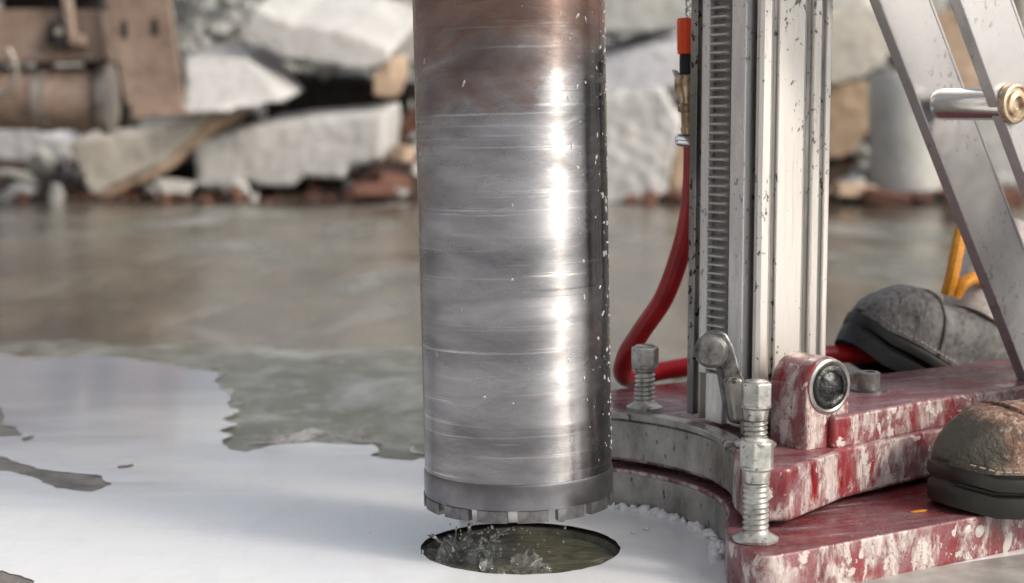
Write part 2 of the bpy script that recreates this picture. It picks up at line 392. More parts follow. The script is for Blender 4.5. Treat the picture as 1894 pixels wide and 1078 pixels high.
px2=lambda L,z=.004:[tuple(G(x,y,z)[:2]) for x,y in L]
edge=[(-260,655),(0,652),(60,664),(180,656),(300,672),(412,690),(400,706),(428,735),(424,750),(442,762),(410,775),(440,783),(405,796),(432,805),(408,815),(425,832),(455,836),(500,824),(575,818),(640,822),(692,822),(704,836),(682,842),(730,850),(765,852),(785,846),(900,880),(1010,900),(1145,940)]
outer=ragged(px2(edge),.006,.010,1,closed=False)
outer+= [(.13,1.47),(.2,1.40),(.4,1.52),(1.2,1.9),(1.6,1.3),(1.6,-1.5),(.6,-2.4),(-1.2,-2.2),(-2.2,-.6),(-2.1,1.2)]
isl=[[(-60,835),(0,842),(40,858),(75,868),(125,874),(180,878),(206,895),(170,910),(105,903),(60,882),(20,872),(-60,868)],
     [(-60,745),(0,752),(8,772),(2,785),(28,790),(40,806),(10,808),(-60,805)],
     [(42,810),(66,805),(58,814),(44,818)],[(218,863),(246,858),(240,865),(222,867)],
     [(-40,1060),(0,1056),(40,1064),(64,1074),(70,1086),(-40,1090)]]
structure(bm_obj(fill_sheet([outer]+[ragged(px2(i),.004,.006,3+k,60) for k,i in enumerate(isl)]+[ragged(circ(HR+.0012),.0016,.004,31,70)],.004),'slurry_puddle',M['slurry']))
def mat_margin():
    k=Mat('half_mixed_slurry'); n=k.noise(1,6,.65,(14,7,1),.7); n2=k.noise(1,5,.6,(60,30,1))
    c=k.ramp(n,[(.36,(.13,.11,.088)),(.48,(.22,.195,.165)),(.58,(.36,.35,.33)),(.70,(.52,.52,.53))])
    c=k.mix(k.ramp(n2,[(.56,0),(.7,.5)]),c,(.10,.09,.07))
    y=k.math('ADD',n,k.math('MULTIPLY',k.math('SUBTRACT',n2,.5),.5))
    k.set(col=c,rough=.16,alpha=k.ramp(y,[(.36,0),(.50,1)])); k.bump(n,.25,.004); return k.m
MUD=mat_plain('grey_brown_mud',(.19,.165,.14),.4,0,.55,30,.6,.004)
mar=ragged(px2([(x,y-((8 if k%2 else 18)*1.5 if y>690 else (1 if k%2 else 5))+(0 if x<1000 else 12)) if x<1100 else (x,y) for k,(x,y) in enumerate(edge)],.003),.022,.010,17,14,closed=False)+px2([(1145,905),(800,897),(725,960),(600,1100),(-400,1100),(-400,700)],.003)
structure(bm_obj(fill_sheet([mar],.003),'slurry_margin',mat_margin()))
for i in isl[:4]+isl[4:]:
    c_=(sum(p[0] for p in i)/len(i),sum(p[1] for p in i)/len(i)); big_=[(c_[0]+(x-c_[0])*1.08,c_[1]+(y-c_[1])*1.25) for x,y in i]
    structure(bm_obj(fill_sheet([px2(big_,.0034)],.0034),'mud_patch',MUD))
structure(bm_obj(fill_sheet([px2([(1480,1130),(1540,1082),(1620,1064),(1894,1024),(2100,1000),(2100,1130)],.0052)],.0052),'wet_concrete',M['wetcon']))
film=ragged(px2([(-260,632),(-40,640),(120,628),(260,640),(420,632),(560,648),(700,640),(880,650),(1010,645),(1150,655),(1300,660),(1240,720),(1200,960),(780,900),(690,870),(400,850),(200,720),(-260,700)],.002),.03,.012,9,9)  # far dark olive strip paints in a dark reflection; nearer part is slurry film
structure(bm_obj(fill_sheet([film],.002),'slurry_film_and_reflection',M['film']))
# water standing in the drilled hole
wb=MB(); wb.lathe([(0,0),(.02,.0006),(.05,-.0004),(HR-.002,.0002),(HR+.002,-.001)],(0,0,0),Z,64)
ho=wb.build('murky_water',M['murky'],loc=(B.x+.001,B.y,-.006)); structure(ho)

# splash thrown up in the hole, and foam where the slurry meets the base plate
rnd=random.Random(4)
sp=MB()
wv=MB()
for i in range(30):
    cx,cy=rnd.choice(((-.048,1.335),(-.044,1.345),(-.03,1.36),(.012,1.312),(-.012,1.305)))
    th=rnd.uniform(0,6.28); r0=rnd.uniform(.004,.02); h=rnd.choice((.008,.012,.018,.026)); p=Vector((cx+r0*math.cos(th),cy+r0*.8*math.sin(th),-.009))
    o_=Vector((math.cos(th),math.sin(th),0)); sd_=Vector((-o_.y,o_.x,0))*rnd.uniform(-.012,.012)
    pts=[p+o_*(.016*t*t*h/.02)+sd_*t*t+Z*(h*(1.5*t-.6*t*t)) for t in (0,.2,.4,.6,.8,.93,1)]
    r=rnd.uniform(.0011,.0021); wv.tube(pts,[r*3,r*2,r*1.3,r*.9,r*.75,r*1.1,r*.5],8)
    q2=p+Vector((-o_.y,o_.x,0))*.009; mid=[p,q2,q2+Z*h*.55+o_*.004,p+Z*h*.75+o_*.005]
    wv.extr(mid,o_*.0016)
for cx,cy,r in ((-.045,1.335,.03),(-.028,1.362,.02),(.012,1.315,.018),(-.012,1.303,.014),(-.066,1.335,.014),(-.070,1.36,.012),(-.06,1.30,.014),(-.075,1.34,.008)):
    for i in range(16):
        a=rnd.uniform(0,6.28); q=r*rnd.uniform(.1,1); wv.ico((cx+q*math.cos(a),cy+q*.8*math.sin(a),-.0075),rnd.uniform(.002,.0055),2,(1.5,1.1,.7),.2,rnd)
wo=wv.build('water_splash',None,sharp=0,recalc=True); wo['kind']='stuff'; wo.data.materials.append(M['splash'])
m_=wo.modifiers.new('merge','REMESH'); m_.mode='VOXEL'; m_.voxel_size=.0010; m_.use_smooth_shade=True
m_=wo.modifiers.new('soften','SMOOTH'); m_.iterations=4; m_.factor=.6
for i in range(110):
    a=rnd.uniform(0,6.28); r=abs(rnd.gauss(.03,.03)); sp.ico((-.02+r*math.cos(a),1.34+r*.6*math.sin(a),rnd.uniform(-.012,.026)),rnd.uniform(.0004,.0016),1,(1,1,rnd.uniform(1,1.8)))
for x,y in ((870,985),(868,1000),(1040,962),(875,966),(1195,978),(1172,985)):
    sp.ico(G(x,y,.006),.0022,1,(1.4,1,.7))
so=sp.build('water_drops',M['splash'],sharp=60); so['kind']='stuff'
fo=MB()
for i in range(110):
    a=R(-12+78*rnd.random()); r=.172+rnd.uniform(-.007,.003); p=B+Vector((r*math.cos(a),r*math.sin(a),0))
    fo.ico((p.x,p.y,.004),rnd.choice((.0012,.0018,.003,.0048)),2,(1.6,1.3,rnd.uniform(.4,1.2)),.35,rnd)
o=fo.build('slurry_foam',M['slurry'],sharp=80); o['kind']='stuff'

# ------------------------------------------------------------------ unseen bank ring, added for dark brown reflections in the metal
def bank():
    g=MB(); na,nr=96,14
    for j in range(nr):
        for i in range(na):
            th=2*math.pi*i/na; t=j/(nr-1); r=12.0+t*9
            h=3.2*(t**.8)+.9*noise.noise(Vector((math.cos(th)*3,math.sin(th)*3,t*2)))*min(1,t*4)
            g.v.append((r*math.cos(th),r*math.sin(th)+2,max(-.02,h) if j else -.05))
    for j in range(nr-1):
        for i in range(na): g.f.append((j*na+i,j*na+(i+1)%na,(j+1)*na+(i+1)%na,(j+1)*na+i))
    structure(g.build('added_bank_ring',M['bank'],sharp=60))
bank()
# gravel heap behind the slabs
def heap():
    g=MB(); nx,ny=70,22
    for j in range(ny):
        for i in range(nx):
            x=-4.5+9.5*i/(nx-1); t=j/(ny-1); y=8.1+t*2.6
            z=1.75*t**.75+.14*noise.noise(Vector((x*2,y*2,1)))+.07*noise.noise(Vector((x*6,y*6,2)))-.03
            g.v.append((x,y,z))
    for j in range(ny-1):
        for i in range(nx-1): g.f.append((j*nx+i,j*nx+i+1,(j+1)*nx+i+1,(j+1)*nx+i))
    structure(g.build('gravel_heap',M['gravel'],sharp=0))
    q=random.Random(7); s=MB()
    for i in range(1500):
        x=q.uniform(-3.6,3.8); t=q.random(); y=8.1+t*2.2; z=1.75*t**.75+.14*noise.noise(Vector((x*2,y*2,1)))
        s.ico((x,y,z),q.choice((.03,.04,.05,.07,.10)),1,(1,.9,.7),.45,q)
    o=s.build('loose_stones',M['gravel'],sharp=0); o['kind']='stuff'
heap()

# ------------------------------------------------------------------ broken concrete slabs
TEX=bpy.data.textures.new('lumps','CLOUDS'); TEX.noise_scale=.3; TEX.noise_depth=4
TEX2=bpy.data.textures.new('chips','CLOUDS'); TEX2.noise_scale=.05; TEX2.noise_depth=3
def slab(poly, Y, off, m, label, name='concrete_slab', rough=.022, vox=.02, ys=None, group='broken concrete slabs', bev=.02, cat='slab'):
    pts=[P(x,y,Y+(ys[i] if ys else 0)) for i,(x,y) in enumerate(poly)]
    c=sum(pts,Vector())/len(pts); c.z=min(p.z for p in pts)
    g=MB(); g.extr([p-c for p in pts],off)
    me=g.mesh(name,M[m],0); bm=bmesh.new(); bm.from_mesh(me); bmesh.ops.triangulate(bm,faces=[f for f in bm.faces if len(f.verts)>4]); bm.to_mesh(me); bm.free()
    o=bpy.data.objects.new(name,me); COL.objects.link(o); o.location=c
    r=o.modifiers.new('remesh','REMESH'); r.mode='VOXEL'; r.voxel_size=vox; r.use_smooth_shade=True
    for tx,st in ((TEX,rough*1.2),(TEX2,rough*.8)):
        d=o.modifiers.new('wear','DISPLACE'); d.texture=tx; d.strength=st; d.mid_level=.5; d.texture_coords='GLOBAL'
    if label: tag(o,label,cat,group)
    return o
V=Vector
# left of the core bit
slab([(-90,232),(60,234),(128,262),(135,300),(95,326),(-90,328)],7.9,(0.05,.5,.06),'blue','flat bluish grey slab lying at the far left under the tan machine')
sl=slab([(122,262),(250,246),(340,215),(392,212),(300,300),(165,366)],7.3,(.10,.55,.10),'cream','cream slab tilted on its corner with long brown broken lower edge')
be=slab([(150,362),(296,292),(386,214),(408,226),(312,316),(188,374)],7.33,(.10,.45,.08),'tanrock',None,name='broken_edge')
be.parent=sl; be.location=be.location-sl.location
slab([(335,104),(452,100),(528,190),(380,214),(335,214)],7.12,(.05,.4,.06),'white','smooth white slab beside the tan steel plate',ys=[.32,.34,.06,0,0])
slab([(352,268),(480,232),(600,216),(712,206),(706,296),(642,312),(630,336),(560,330),(540,348),(470,348),(455,332),(440,352),(362,352)],7.35,(.04,.5,.05),'white','large pale slab lying low with ragged chipped lower edge')
o=slab([(440,60),(470,14),(540,44),(650,58),(720,92),(722,112),(690,132),(600,120),(520,108),(470,80)],7.4,(.12,.5,.20),'white','long white broken slab with jagged rim on top of the pile')
slab([(688,128),(726,98),(724,150),(708,184),(690,178)],7.45,(.06,.3,.02),'tanrock','sandy broken end piece under the rim of the long white slab',name='concrete_piece',rough=.03,group='small broken pieces',cat='rubble')
slab([(645,62),(690,2),(740,20),(800,60),(800,135),(735,110),(690,90)],7.9,(.05,.5,.05),'grey','pointed grey white slab leaning behind the core bit')
slab([(300,-60),(420,-60),(410,-10),(330,4)],8.6,(.1,.4,.1),'grey','grey block high on the gravel heap',name='concrete_block',cat='block')
slab([(690,225),(800,205),(800,300),(760,320),(700,300)],8.1,(0,.5,0),'brick','dark red brown lump of brickwork left of the core bit',name='rubble_lump',rough=.08,group='small broken pieces',cat='rubble')
slab([(440,112),(520,128),(690,150),(800,160),(800,240),(700,214),(560,230),(520,250),(440,200)],8.25,(0,.4,0),'shadeblack','black mass painted as the deep shade in the hollow beneath the long white slab',name='hollow_shade',rough=.07,group='small broken pieces',cat='rubble')  # near-black colour stands in for the shade inside the hollow
# between bit and column
slab([(1090,-40),(1290,-40),(1290,40),(1200,62),(1090,64)],7.7,(0,.5,.05),'grey','grey slab at the top above a black gap right of the core bit')
slab([(1090,125),(1200,88),(1290,80),(1290,160),(1200,172),(1090,176)],7.6,(.05,.6,.12),'blue','cool grey slab with pale upper edge right of the core bit')
slab([(1090,176),(1225,168),(1262,230),(1240,300),(1236,372),(1180,386),(1090,382)],7.3,(.03,.5,.03),'white','rough white boulder of concrete behind the red hose',rough=.05,name='concrete_boulder',cat='boulder')
slab([(1238,300),(1262,262),(1300,258),(1300,384),(1234,386)],7.42,(.05,.4,.03),'tanrock','tan broken block behind the red hose',name='concrete_block',rough=.03,group='small broken pieces',cat='rubble')
# right of the column
slab([(1500,28),(1600,10),(1670,40),(1640,110),(1590,150),(1500,162)],7.5,(.1,.6,.12),'cream','beige slab overhanging a tan block right of the column')
slab([(1500,165),(1590,155),(1612,150),(1610,240),(1570,290),(1500,300)],7.75,(.05,.5,.03),'tanrock','tan block tucked beneath the beige slab',name='concrete_block',rough=.03,cat='block')
slab([(1620,-60),(1760,-60),(1750,20),(1700,60),(1640,30)],8.0,(.05,.5,.05),'grey','grey slab behind the upper end of the far brace')
slab([(1715,40),(1800,20),(1830,100),(1810,185),(1735,190)],7.8,(.05,.4,.05),'tanrock','tan block seen between the two braces',name='concrete_block',rough=.03,cat='block')
slab([(1760,200),(1910,190),(1930,345),(1780,352)],7.6,(.05,.5,.03),'grey','dark grey block low behind the braces',name='concrete_block',cat='block')
slab([(1880,-60),(2040,-60),(2040,200),(1900,190)],7.9,(.05,.5,.03),'cream','cream slab at the far right edge behind the near brace')
# concrete post stump
g=MB(); c0=P(1675,352,7.35); c1=P(1672,132,7.35)
g.lathe([(.158,0),(.163,.02),(.160,.2),(.158,(c1-c0).length-.02),(.145,(c1-c0).length)],(0,0,0),c1-c0,40,rf=lambda r,h,t:r*(1+.02*noise.noise(V((h*6,math.cos(t)*2,math.sin(t)*2)))))
tag(g.build('concrete_post',M['grey'],loc=c0),'upright round concrete post stump between column and far brace','post')
# bricks
q=random.Random(5)
def brick(px,py,Y,rz,label,m='brick',s=(.19,.09,.06)):
    g=MB(); g.box((0,0,0),V((1,0,0)),V((0,1,0)),Z,*s)
    o=g.build('broken_brick',M[m],bevel=.008,loc=P(px,py,Y)); o.rotation_euler=(q.uniform(-.2,.2),q.uniform(-.2,.2),rz)
    tag(o,label,'brick','broken bricks in the rubble')
brick(1578,352,7.15,.3,'pale orange broken brick lying right of the column','tanrock')
brick(1640,366,7.1,-.2,'red brick piece lying flat at the foot of the post')
brick(722,332,7.25,.8,'red brick piece lying left of the core bit')
brick(690,352,7.1,.2,'brown brick piece in front of the large pale slab')
brick(745,284,7.4,1.2,'orange brick piece wedged above the others beside the bit','tanrock',(.12,.08,.07))
brick(1850,366,7.2,.1,'red brick piece at the foot of the dark grey block')
# crushed brick and earth along the foot of the pile
def debris():
    s=MB(); q=random.Random(11)
    for i in range(420):
        x=q.uniform(-2.8,3.0); y=7.15+abs(q.gauss(0,.35)); s.ico((x,y,q.uniform(0,.03)+.03*(y-7)),q.choice((.01,.014,.02,.028,.045)),1,(1.3,1,.6),.6,q)
    o=s.build('crushed_brick',M['brick'],sharp=0); o['kind']='stuff'
    g=MB(); nx,ny=90,14
    for j in range(ny):
        for i in range(nx):
            x=-4.2+9*i/(nx-1); t=j/(ny-1)
            g.v.append((x,7.05+t*1.4+.12*noise.noise(V((x*1.5,0,3))),-.01+.5*t*t+.05*noise.noise(V((x*5,t*6,4)))*min(1,t*4)))
    for j in range(ny-1):
        for i in range(nx-1): g.f.append((j*nx+i,j*nx+i+1,(j+1)*nx+i+1,(j+1)*nx+i))
    structure(g.build('rubble_soil',M['soil'],sharp=60))
debris()
def fragments():
    q=random.Random(23); s=MB()
    for i in range(230):
        x=q.uniform(-2.6,3.0); y=q.uniform(7.25,8.3); z=q.uniform(0,.12)+max(0,(y-7.4))*q.uniform(.1,.75)
        s.ico((x,y,z),q.choice((.015,.02,.03,.045,.07)),1,(1.4,1,q.uniform(.4,.9)),.55,q)
    o=s.build('rubble_fragments',M['grey'],sharp=0); o['kind']='stuff'
fragments()

# ------------------------------------------------------------------ tan machine, upper left
def machine():
    Y=6.5; root=empty('tan_machine','tan earthmoving machine with roller and slotted steel plate at far upper left','machine',P(120,240,Y))
    def part(g,name,m,par=None,bevel=.006,**k):
        g.v=[tuple(V(v)-root.location) for v in g.v]; return g.build(name,M[m],par or root,bevel,**k)
    f=lambda L,y=Y:[P(a,b,y) for a,b in L]
    part(MB().extr(f([(-160,16),(186,18),(198,112),(-160,118)]),(0,.25,0)),'frame_beam','tan')
    part(MB().extr(f([(-160,-90),(190,-90),(180,-18),(8,-8),(-160,-8)],Y+.1),(0,.3,0)),'upper_body','tan')
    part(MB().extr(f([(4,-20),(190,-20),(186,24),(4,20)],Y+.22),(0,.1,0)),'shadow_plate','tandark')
    part(MB().extr(f([(106,-30),(128,-30),(138,62),(158,66),(158,86),(126,84)],Y-.06),(0,.05,0)),'lever','tan',bevel=.01)
    part(MB().extr(f([(88,38),(128,40),(132,84),(108,92),(82,78)],Y-.05),(0,.05,0)),'clamp','tandark',bevel=.012)
    part(MB().cyl(P(108,58,Y-.09),P(108,58,Y-.04),.016,seg=12),'bolt','pale',bevel=.002)
    a=P(-160,180,Y+.13); b=P(186,182,Y+.13); L=(b-a).length; ax=b-a
    part(MB().lathe([(.02,0),(.125,0),(.128,L*.6),(.13,L*.94),(.118,L*.985),(.05,L)],a,ax,48),'roller','tan',bevel=0)
    part(MB().lathe([(.1,L*.67),(.1385,L*.672),(.1385,L*.745),(.1,L*.747)],a,ax,48),'worn_band','pale',bevel=0)
    part(MB().lathe([(.06,L+.0),(.135,L+.0),(.15,L+.02),(.15,L+.045),(.06,L+.05)],a,ax,48),'flange','pale',bevel=0)
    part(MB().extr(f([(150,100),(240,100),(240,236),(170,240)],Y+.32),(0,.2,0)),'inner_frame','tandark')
    # side plate with two slots and a foot flange
    pl=MB().extr(f([(178,-90),(300,-90),(320,40),(342,205),(248,208),(232,190),(205,70)],Y-.1),(0,.03,0))
    sp_=part(pl,'side_plate','tan',bevel=.006)
    for (x,y) in ((229,52),(286,48)):
        part(MB().extr(f([(x-5,y-14),(x+4,y-14),(x+8,y+14),(x+1,y+20),(x-5,y+14)],Y-.104),(0,.003,0)),'slot','tandark',sp_,bevel=0)
    part(MB().extr(f([(240,206),(346,203),(346,212),(246,222)],Y-.16),(0,.12,0)),'foot_flange','tan',bevel=.006)
    part(MB().tube(spline([P(302,-60,Y+.02),P(318,60,Y+.02),P(334,110,Y+.02),P(336,160,Y+.02),P(330,190,Y+.02)],6),.018),'rear_edge','tandark',bevel=0)
    part(MB().tube(spline([P(14,90,Y-.06),P(28,120,Y-.06),P(24,158,Y-.06),P(2,172,Y-.06),P(-20,160,Y-.06)],8),.012),'hook','pale',bevel=0)
machine()

# ------------------------------------------------------------------ drill stand
rig=empty('drill_stand','red slurry splashed drill stand with toothed aluminium column beside the bit','drill stand',(B+A*.25))
RO=Vector(rig.location)
def part(g,name,m,par=None,bevel=0,sharp=35,**k):
    g.v=[tuple(V(v)-RO) for v in g.v]; return g.build(name,M[m],par or rig,bevel,sharp,**k)
def arc(r,a0,a1,n): return [(B.x+r*math.cos(R(a0+(a1-a0)*i/n)),B.y+r*math.sin(R(a0+(a1-a0)*i/n))) for i in range(n+1)]
def rnd_poly(pts, r, n=5):                       # round the corners listed with a radius
    out=[]; k=len(pts)
    for i in range(k):
        p=V((*pts[i][:2],0)); rr=pts[i][2] if len(pts[i])>2 else 0
        if not rr: out.append((p.x,p.y)); continue
        a=V((*pts[i-1][:2],0)); b=V((*pts[(i+1)%k][:2],0))
        p0=p+(a-p).normalized()*rr; p1=p+(b-p).normalized()*rr
        for j in range(n+1):
            t=j/n; q_=p0*(1-t)**2+p*2*t*(1-t)+p1*t*t; out.append((q_.x,q_.y))
    return out
def off(a,n): p=B+A*a+N*n; return (p.x,p.y)
ZP,ZH,ZB=.040,.090,.117
ar=[(x,y,0) for x,y in arc(.176,81,-17,40)]
plate=rnd_poly(ar+[(.1675,1.238,.012),(.186,1.183,.022),(*off(.8,.237),.02),(*off(.8,-.215),.02),(*off(.06,-.215),.02)],0)
part(MB().prism(plate,.0035,ZP),'base_plate','red',bevel=.005)
ar=[(x,y,0) for x,y in arc(.181,79,-12,40)]
hp=[(.222,1.274),(.283,1.356),(.377,1.436)]
hous=rnd_poly(ar+[(.1865,1.268,.008),(.222,1.270,.006),(.283,1.352,.01),(.377,1.434,.01),(*off(.75,.13),0),(*off(.75,-.2),0),(*off(.1,-.2),.03)],0)
part(MB().prism(hous,ZP+.0055,ZH),'housing','red',bevel=.004)
# bare cast wall of the concave side and the thin top lip
wall=arc(.1795,78,-10,40)+arc(.1835,-10,78,40)
part(MB().prism(wall,ZP+.009,ZH-.005),'cast_arc_wall','cast',bevel=.001)
lip=arc(.1745,78,4,36)+arc(.192,4,78,36)
part(MB().prism(lip,ZH-.003,ZH+.0035),'top_lip','cast',bevel=.0015)
low=arc(.1742,80,-8,40)+arc(.1775,-8,80,40)
part(MB().prism(low,.006,ZP-.004),'lower_arc_wall','cast',bevel=.001)
lw=arc(.1738,80,-2,40)+arc(.180,-2,80,40)
# raised beam behind the lug
beam=[(.268,1.345),(.284,1.3555),(.378,1.4375),off(.75,.127),off(.75,.03),off(.30,.03),(.262,1.43)]
part(MB().prism(rnd_poly([(*beam[0],.01),(*beam[1],.008)]+[(*b,.006) for b in beam[2:]],0),ZH-.002,ZB),'beam','red',bevel=.006)
rail=[off(.31,.026),off(.75,.026),off(.75,-.02),off(.31,-.02)]
part(MB().prism(rail,ZH-.002,ZB-.004),'rear_rail','red',bevel=.005)
# drain groove line on the housing front
# splats of slurry hardened on the front edge
s_=MB(); q=random.Random(21)
for i in range(13):
    t=q.uniform(.1,.5); h=q.uniform(.008,.037); c=B+A*t+N*.2368; r=q.uniform(.0012,.0045)
    ax=(A*math.cos(.9)+Z*math.sin(.9))
    bm=bmesh.new(); bmesh.ops.create_icosphere(bm,subdivisions=2,radius=1); el=q.uniform(1,2.4); ti=q.uniform(.7,1.6)
    u=A*math.cos(ti)+Z*math.sin(ti); v=-A*math.sin(ti)+Z*math.cos(ti)
    s_.add([V((c.x,c.y,h))+u*(p.co.x*r*el)+v*(p.co.y*r*.8)+N*(p.co.z*.0012) for p in bm.verts],[[x.index for x in f.verts] for f in bm.faces]); bm.free()
for (t,h,r,el,ti) in ((.335,.012,.0055,2.0,1.15),(.375,.028,.006,1.9,1.2),(.362,.016,.0045,2.2,1.3),(.30,.027,.006,1.1,.6),(.285,.03,.004,1.4,.9)):
    c=B+A*t+N*.2368; u=A*math.cos(ti)+Z*math.sin(ti); v=-A*math.sin(ti)+Z*math.cos(ti)
    bm=bmesh.new(); bmesh.ops.create_icosphere(bm,subdivisions=3,radius=1)
    s_.add([V((c.x,c.y,h))+u*(p.co.x*r*el)+v*(p.co.y*r)+N*(p.co.z*.0018) for p in bm.verts],[[x.index for x in f.verts] for f in bm.faces]); bm.free()
pass
o=part(s_,'slurry_splats','sock',sharp=80); o['kind']='stuff'

ys=G(1700,945,ZP+.0006); g=MB(); g.ico((0,0,0),1,2,(.010,.003,.0008)); g.v=[tuple(V((p[0]*math.cos(.5)-p[1]*math.sin(.5),p[0]*math.sin(.5)+p[1]*math.cos(.5),p[2]))+ys) for p in g.v]
part(g,'yellow_smear','lace',sharp=80)

# ---- column: extruded profile in (a, n) with grooves on the seen faces
C0=V((.2135,1.398,0)); W1,W2=.088,.083
def colpt(a,n): p=C0+A*a+N*(-n); return (p.x,p.y)
def groove_face(marks):     # marks: list of (pos, depth)
    return marks
prof=[]
# face 2 (front right): n=0, a from 0 to W2
f2=[(0,.003),(.003,0),(.0105,0),(.0205,.0070),(.021,.001),(.050,.001),(.061,.0085),(.0615,0),(.069,0),(.0755,.006),(.076,.0003),(W2-.002,0),(W2,.002)]
prof+=[colpt(a,n) for a,n in f2]
f3=[(W2,W1-.002),(W2-.002,W1)]
prof+=[colpt(a,n) for a,n in f3]
prof+=[colpt(.002,W1),colpt(0,W1-.002)]
f1=[(W1-.002-.008,0),(W1-.012,.010),(W1-.022,.010),(W1-.023,.004),(W1-.048,.004),(W1-.049,.012),(W1-.053,.012),(W1-.054,0),(.022,0),(.021,.012),(.008,.012),(.007,0)]
prof+=[colpt(a,n) for n,a in f1]
col=part(MB().prism(prof,ZH+.004,1.55),'column','alu',bevel=.0006,sharp=25)
# dark inserts lying in two grooves
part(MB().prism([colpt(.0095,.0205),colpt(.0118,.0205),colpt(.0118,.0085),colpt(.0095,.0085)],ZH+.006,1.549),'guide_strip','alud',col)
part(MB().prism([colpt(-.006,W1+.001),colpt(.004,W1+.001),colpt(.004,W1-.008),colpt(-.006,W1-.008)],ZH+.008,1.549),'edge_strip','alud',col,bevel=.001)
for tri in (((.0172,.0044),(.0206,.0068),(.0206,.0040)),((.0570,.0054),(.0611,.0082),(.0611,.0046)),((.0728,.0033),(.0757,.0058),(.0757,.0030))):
    part(MB().prism([colpt(a_,n_) for a_,n_ in tri],ZH+.006,1.549),'groove_shade','alud',col)  # dark strips put shade into the groove floors for striped contrast
# toothed rack
rk=MB(); zt=ZH+.05; pitch=.0078
n0,n1=W1-.047,W1-.026
part(MB().prism([colpt(.0035,n0-.002),colpt(.0004,n0-.002),colpt(.0004,n1+.001),colpt(.0035,n1+.001)],zt-.002,1.541),'rack_bar','alud',col)
k=int((1.54-zt)/pitch)
for i in range(k):
    z=zt+i*pitch
    pr=[(.001,z+.0010),(-.0066,z+.0029),(-.0066,z+.0044),(.001,z+.0063)]
    rk.extr([V((*colpt(a,n0),h)) for a,h in pr],V((*colpt(0,n1),0))-V((*colpt(0,n0),0)))
part(rk,'gear_rack','rack',col,sharp=20)
part(MB().prism([colpt(.002,n1+.0015),colpt(-.0052,n1+.0015),colpt(-.0052,n1+.0115),colpt(.002,n1+.0115)],zt-.002,1.541),'rack_side_bar','face',col,bevel=.0008)
part(MB().prism([colpt(.004,n0-.024),colpt(-.0035,n0-.024),colpt(-.0035,n0-.005),colpt(.004,n0-.005)],ZH+.006,1.542),'guide_rail','face',col,bevel=.001)
# narrow bare rail under the rack foot
part(MB().prism([colpt(-.003,W1-.022),colpt(.006,W1-.022),colpt(.006,W1-.045),colpt(-.003,W1-.045)],ZH+.004,ZH+.049),'rack_foot','face',col,bevel=.001)

# ---- leveling screws (three in view)
TH={}
def thread_mesh(r,L,pitch=.0042,depth=.0013):
    seg=28; rows=max(8,int(L/pitch*10)); g=MB()
    for j in range(rows+1):
        z=L*j/rows
        for i in range(seg):
            t=2*math.pi*i/seg; ph=(z/pitch-i/seg)%1.0; w_=abs(2*ph-1)
            w_=min(1,max(0,(w_-.25)/.5)); rr=r-depth*w_
            g.v.append((rr*math.cos(t),rr*math.sin(t),z))
    for j in range(rows):
        for i in range(seg): g.f.append((j*seg+i,j*seg+(i+1)%seg,(j+1)*seg+(i+1)%seg,(j+1)*seg+i))
    g.f.append(tuple(range(rows*seg,(rows+1)*seg))); g.f.append(tuple(range(seg-1,-1,-1)))
    return g
def screw(pos,Lt,Ln,hh,r,label,m,rot):
    e=empty('leveling_screw',parent=rig,loc=V(pos)-RO); e.rotation_euler=(0,0,rot); e['label']=label
    g=MB(); g.lathe([(r*1.25,0),(r*1.7,.0006),(r*1.75,.003),(r*1.2,.006),(r*1.05,.0075)],(0,0,0),Z,28); g.build('washer',M[m],e)
    thread_mesh(r,Lt).build('thread',M[m],e,sharp=50,loc=(0,0,.002))
    g=MB(); z=Lt+.002; g.lathe([(r*.8,z),(r*.97,z+.001),(r*1.05,z+Ln*.5),(r*1.08,z+Ln-.003),(r*1.28,z+Ln-.001),(r*1.28,z+Ln+.0005)],(0,0,0),Z,28); g.build('neck',M[m],e)
    g=MB(); z+=Ln; hx=[(r*1.36*math.cos(R(60*i)),r*1.36*math.sin(R(60*i))) for i in range(6)]
    g.prism(hx,z,z+hh); g.build('hex_head',M[m],e,bevel=.0012)
    g=MB(); g.lathe([(r*.95,z+hh-.0005),(r*.95,z+hh+.0012),(r*.85,z+hh+.0016)],(0,0,0),Z,24); g.build('head_boss',M[m],e)
pf=G(1397,1000,ZP); screw(pf,.044,.013,.020,.0103,'front leveling screw standing on the base plate corner','zinc',.2)
pc=G(1397,825,ZH); pc.z=ZH; screw(pc,.020,.013,.020,.0103,'middle leveling screw at the foot of the column','zinc',.5)
pl_=B+V((.1195,.165,0)); screw(V((pl_.x,pl_.y,ZH+.003)),.034,.006,.018,.0098,'rear left leveling screw next to the bit','zinc',.1)

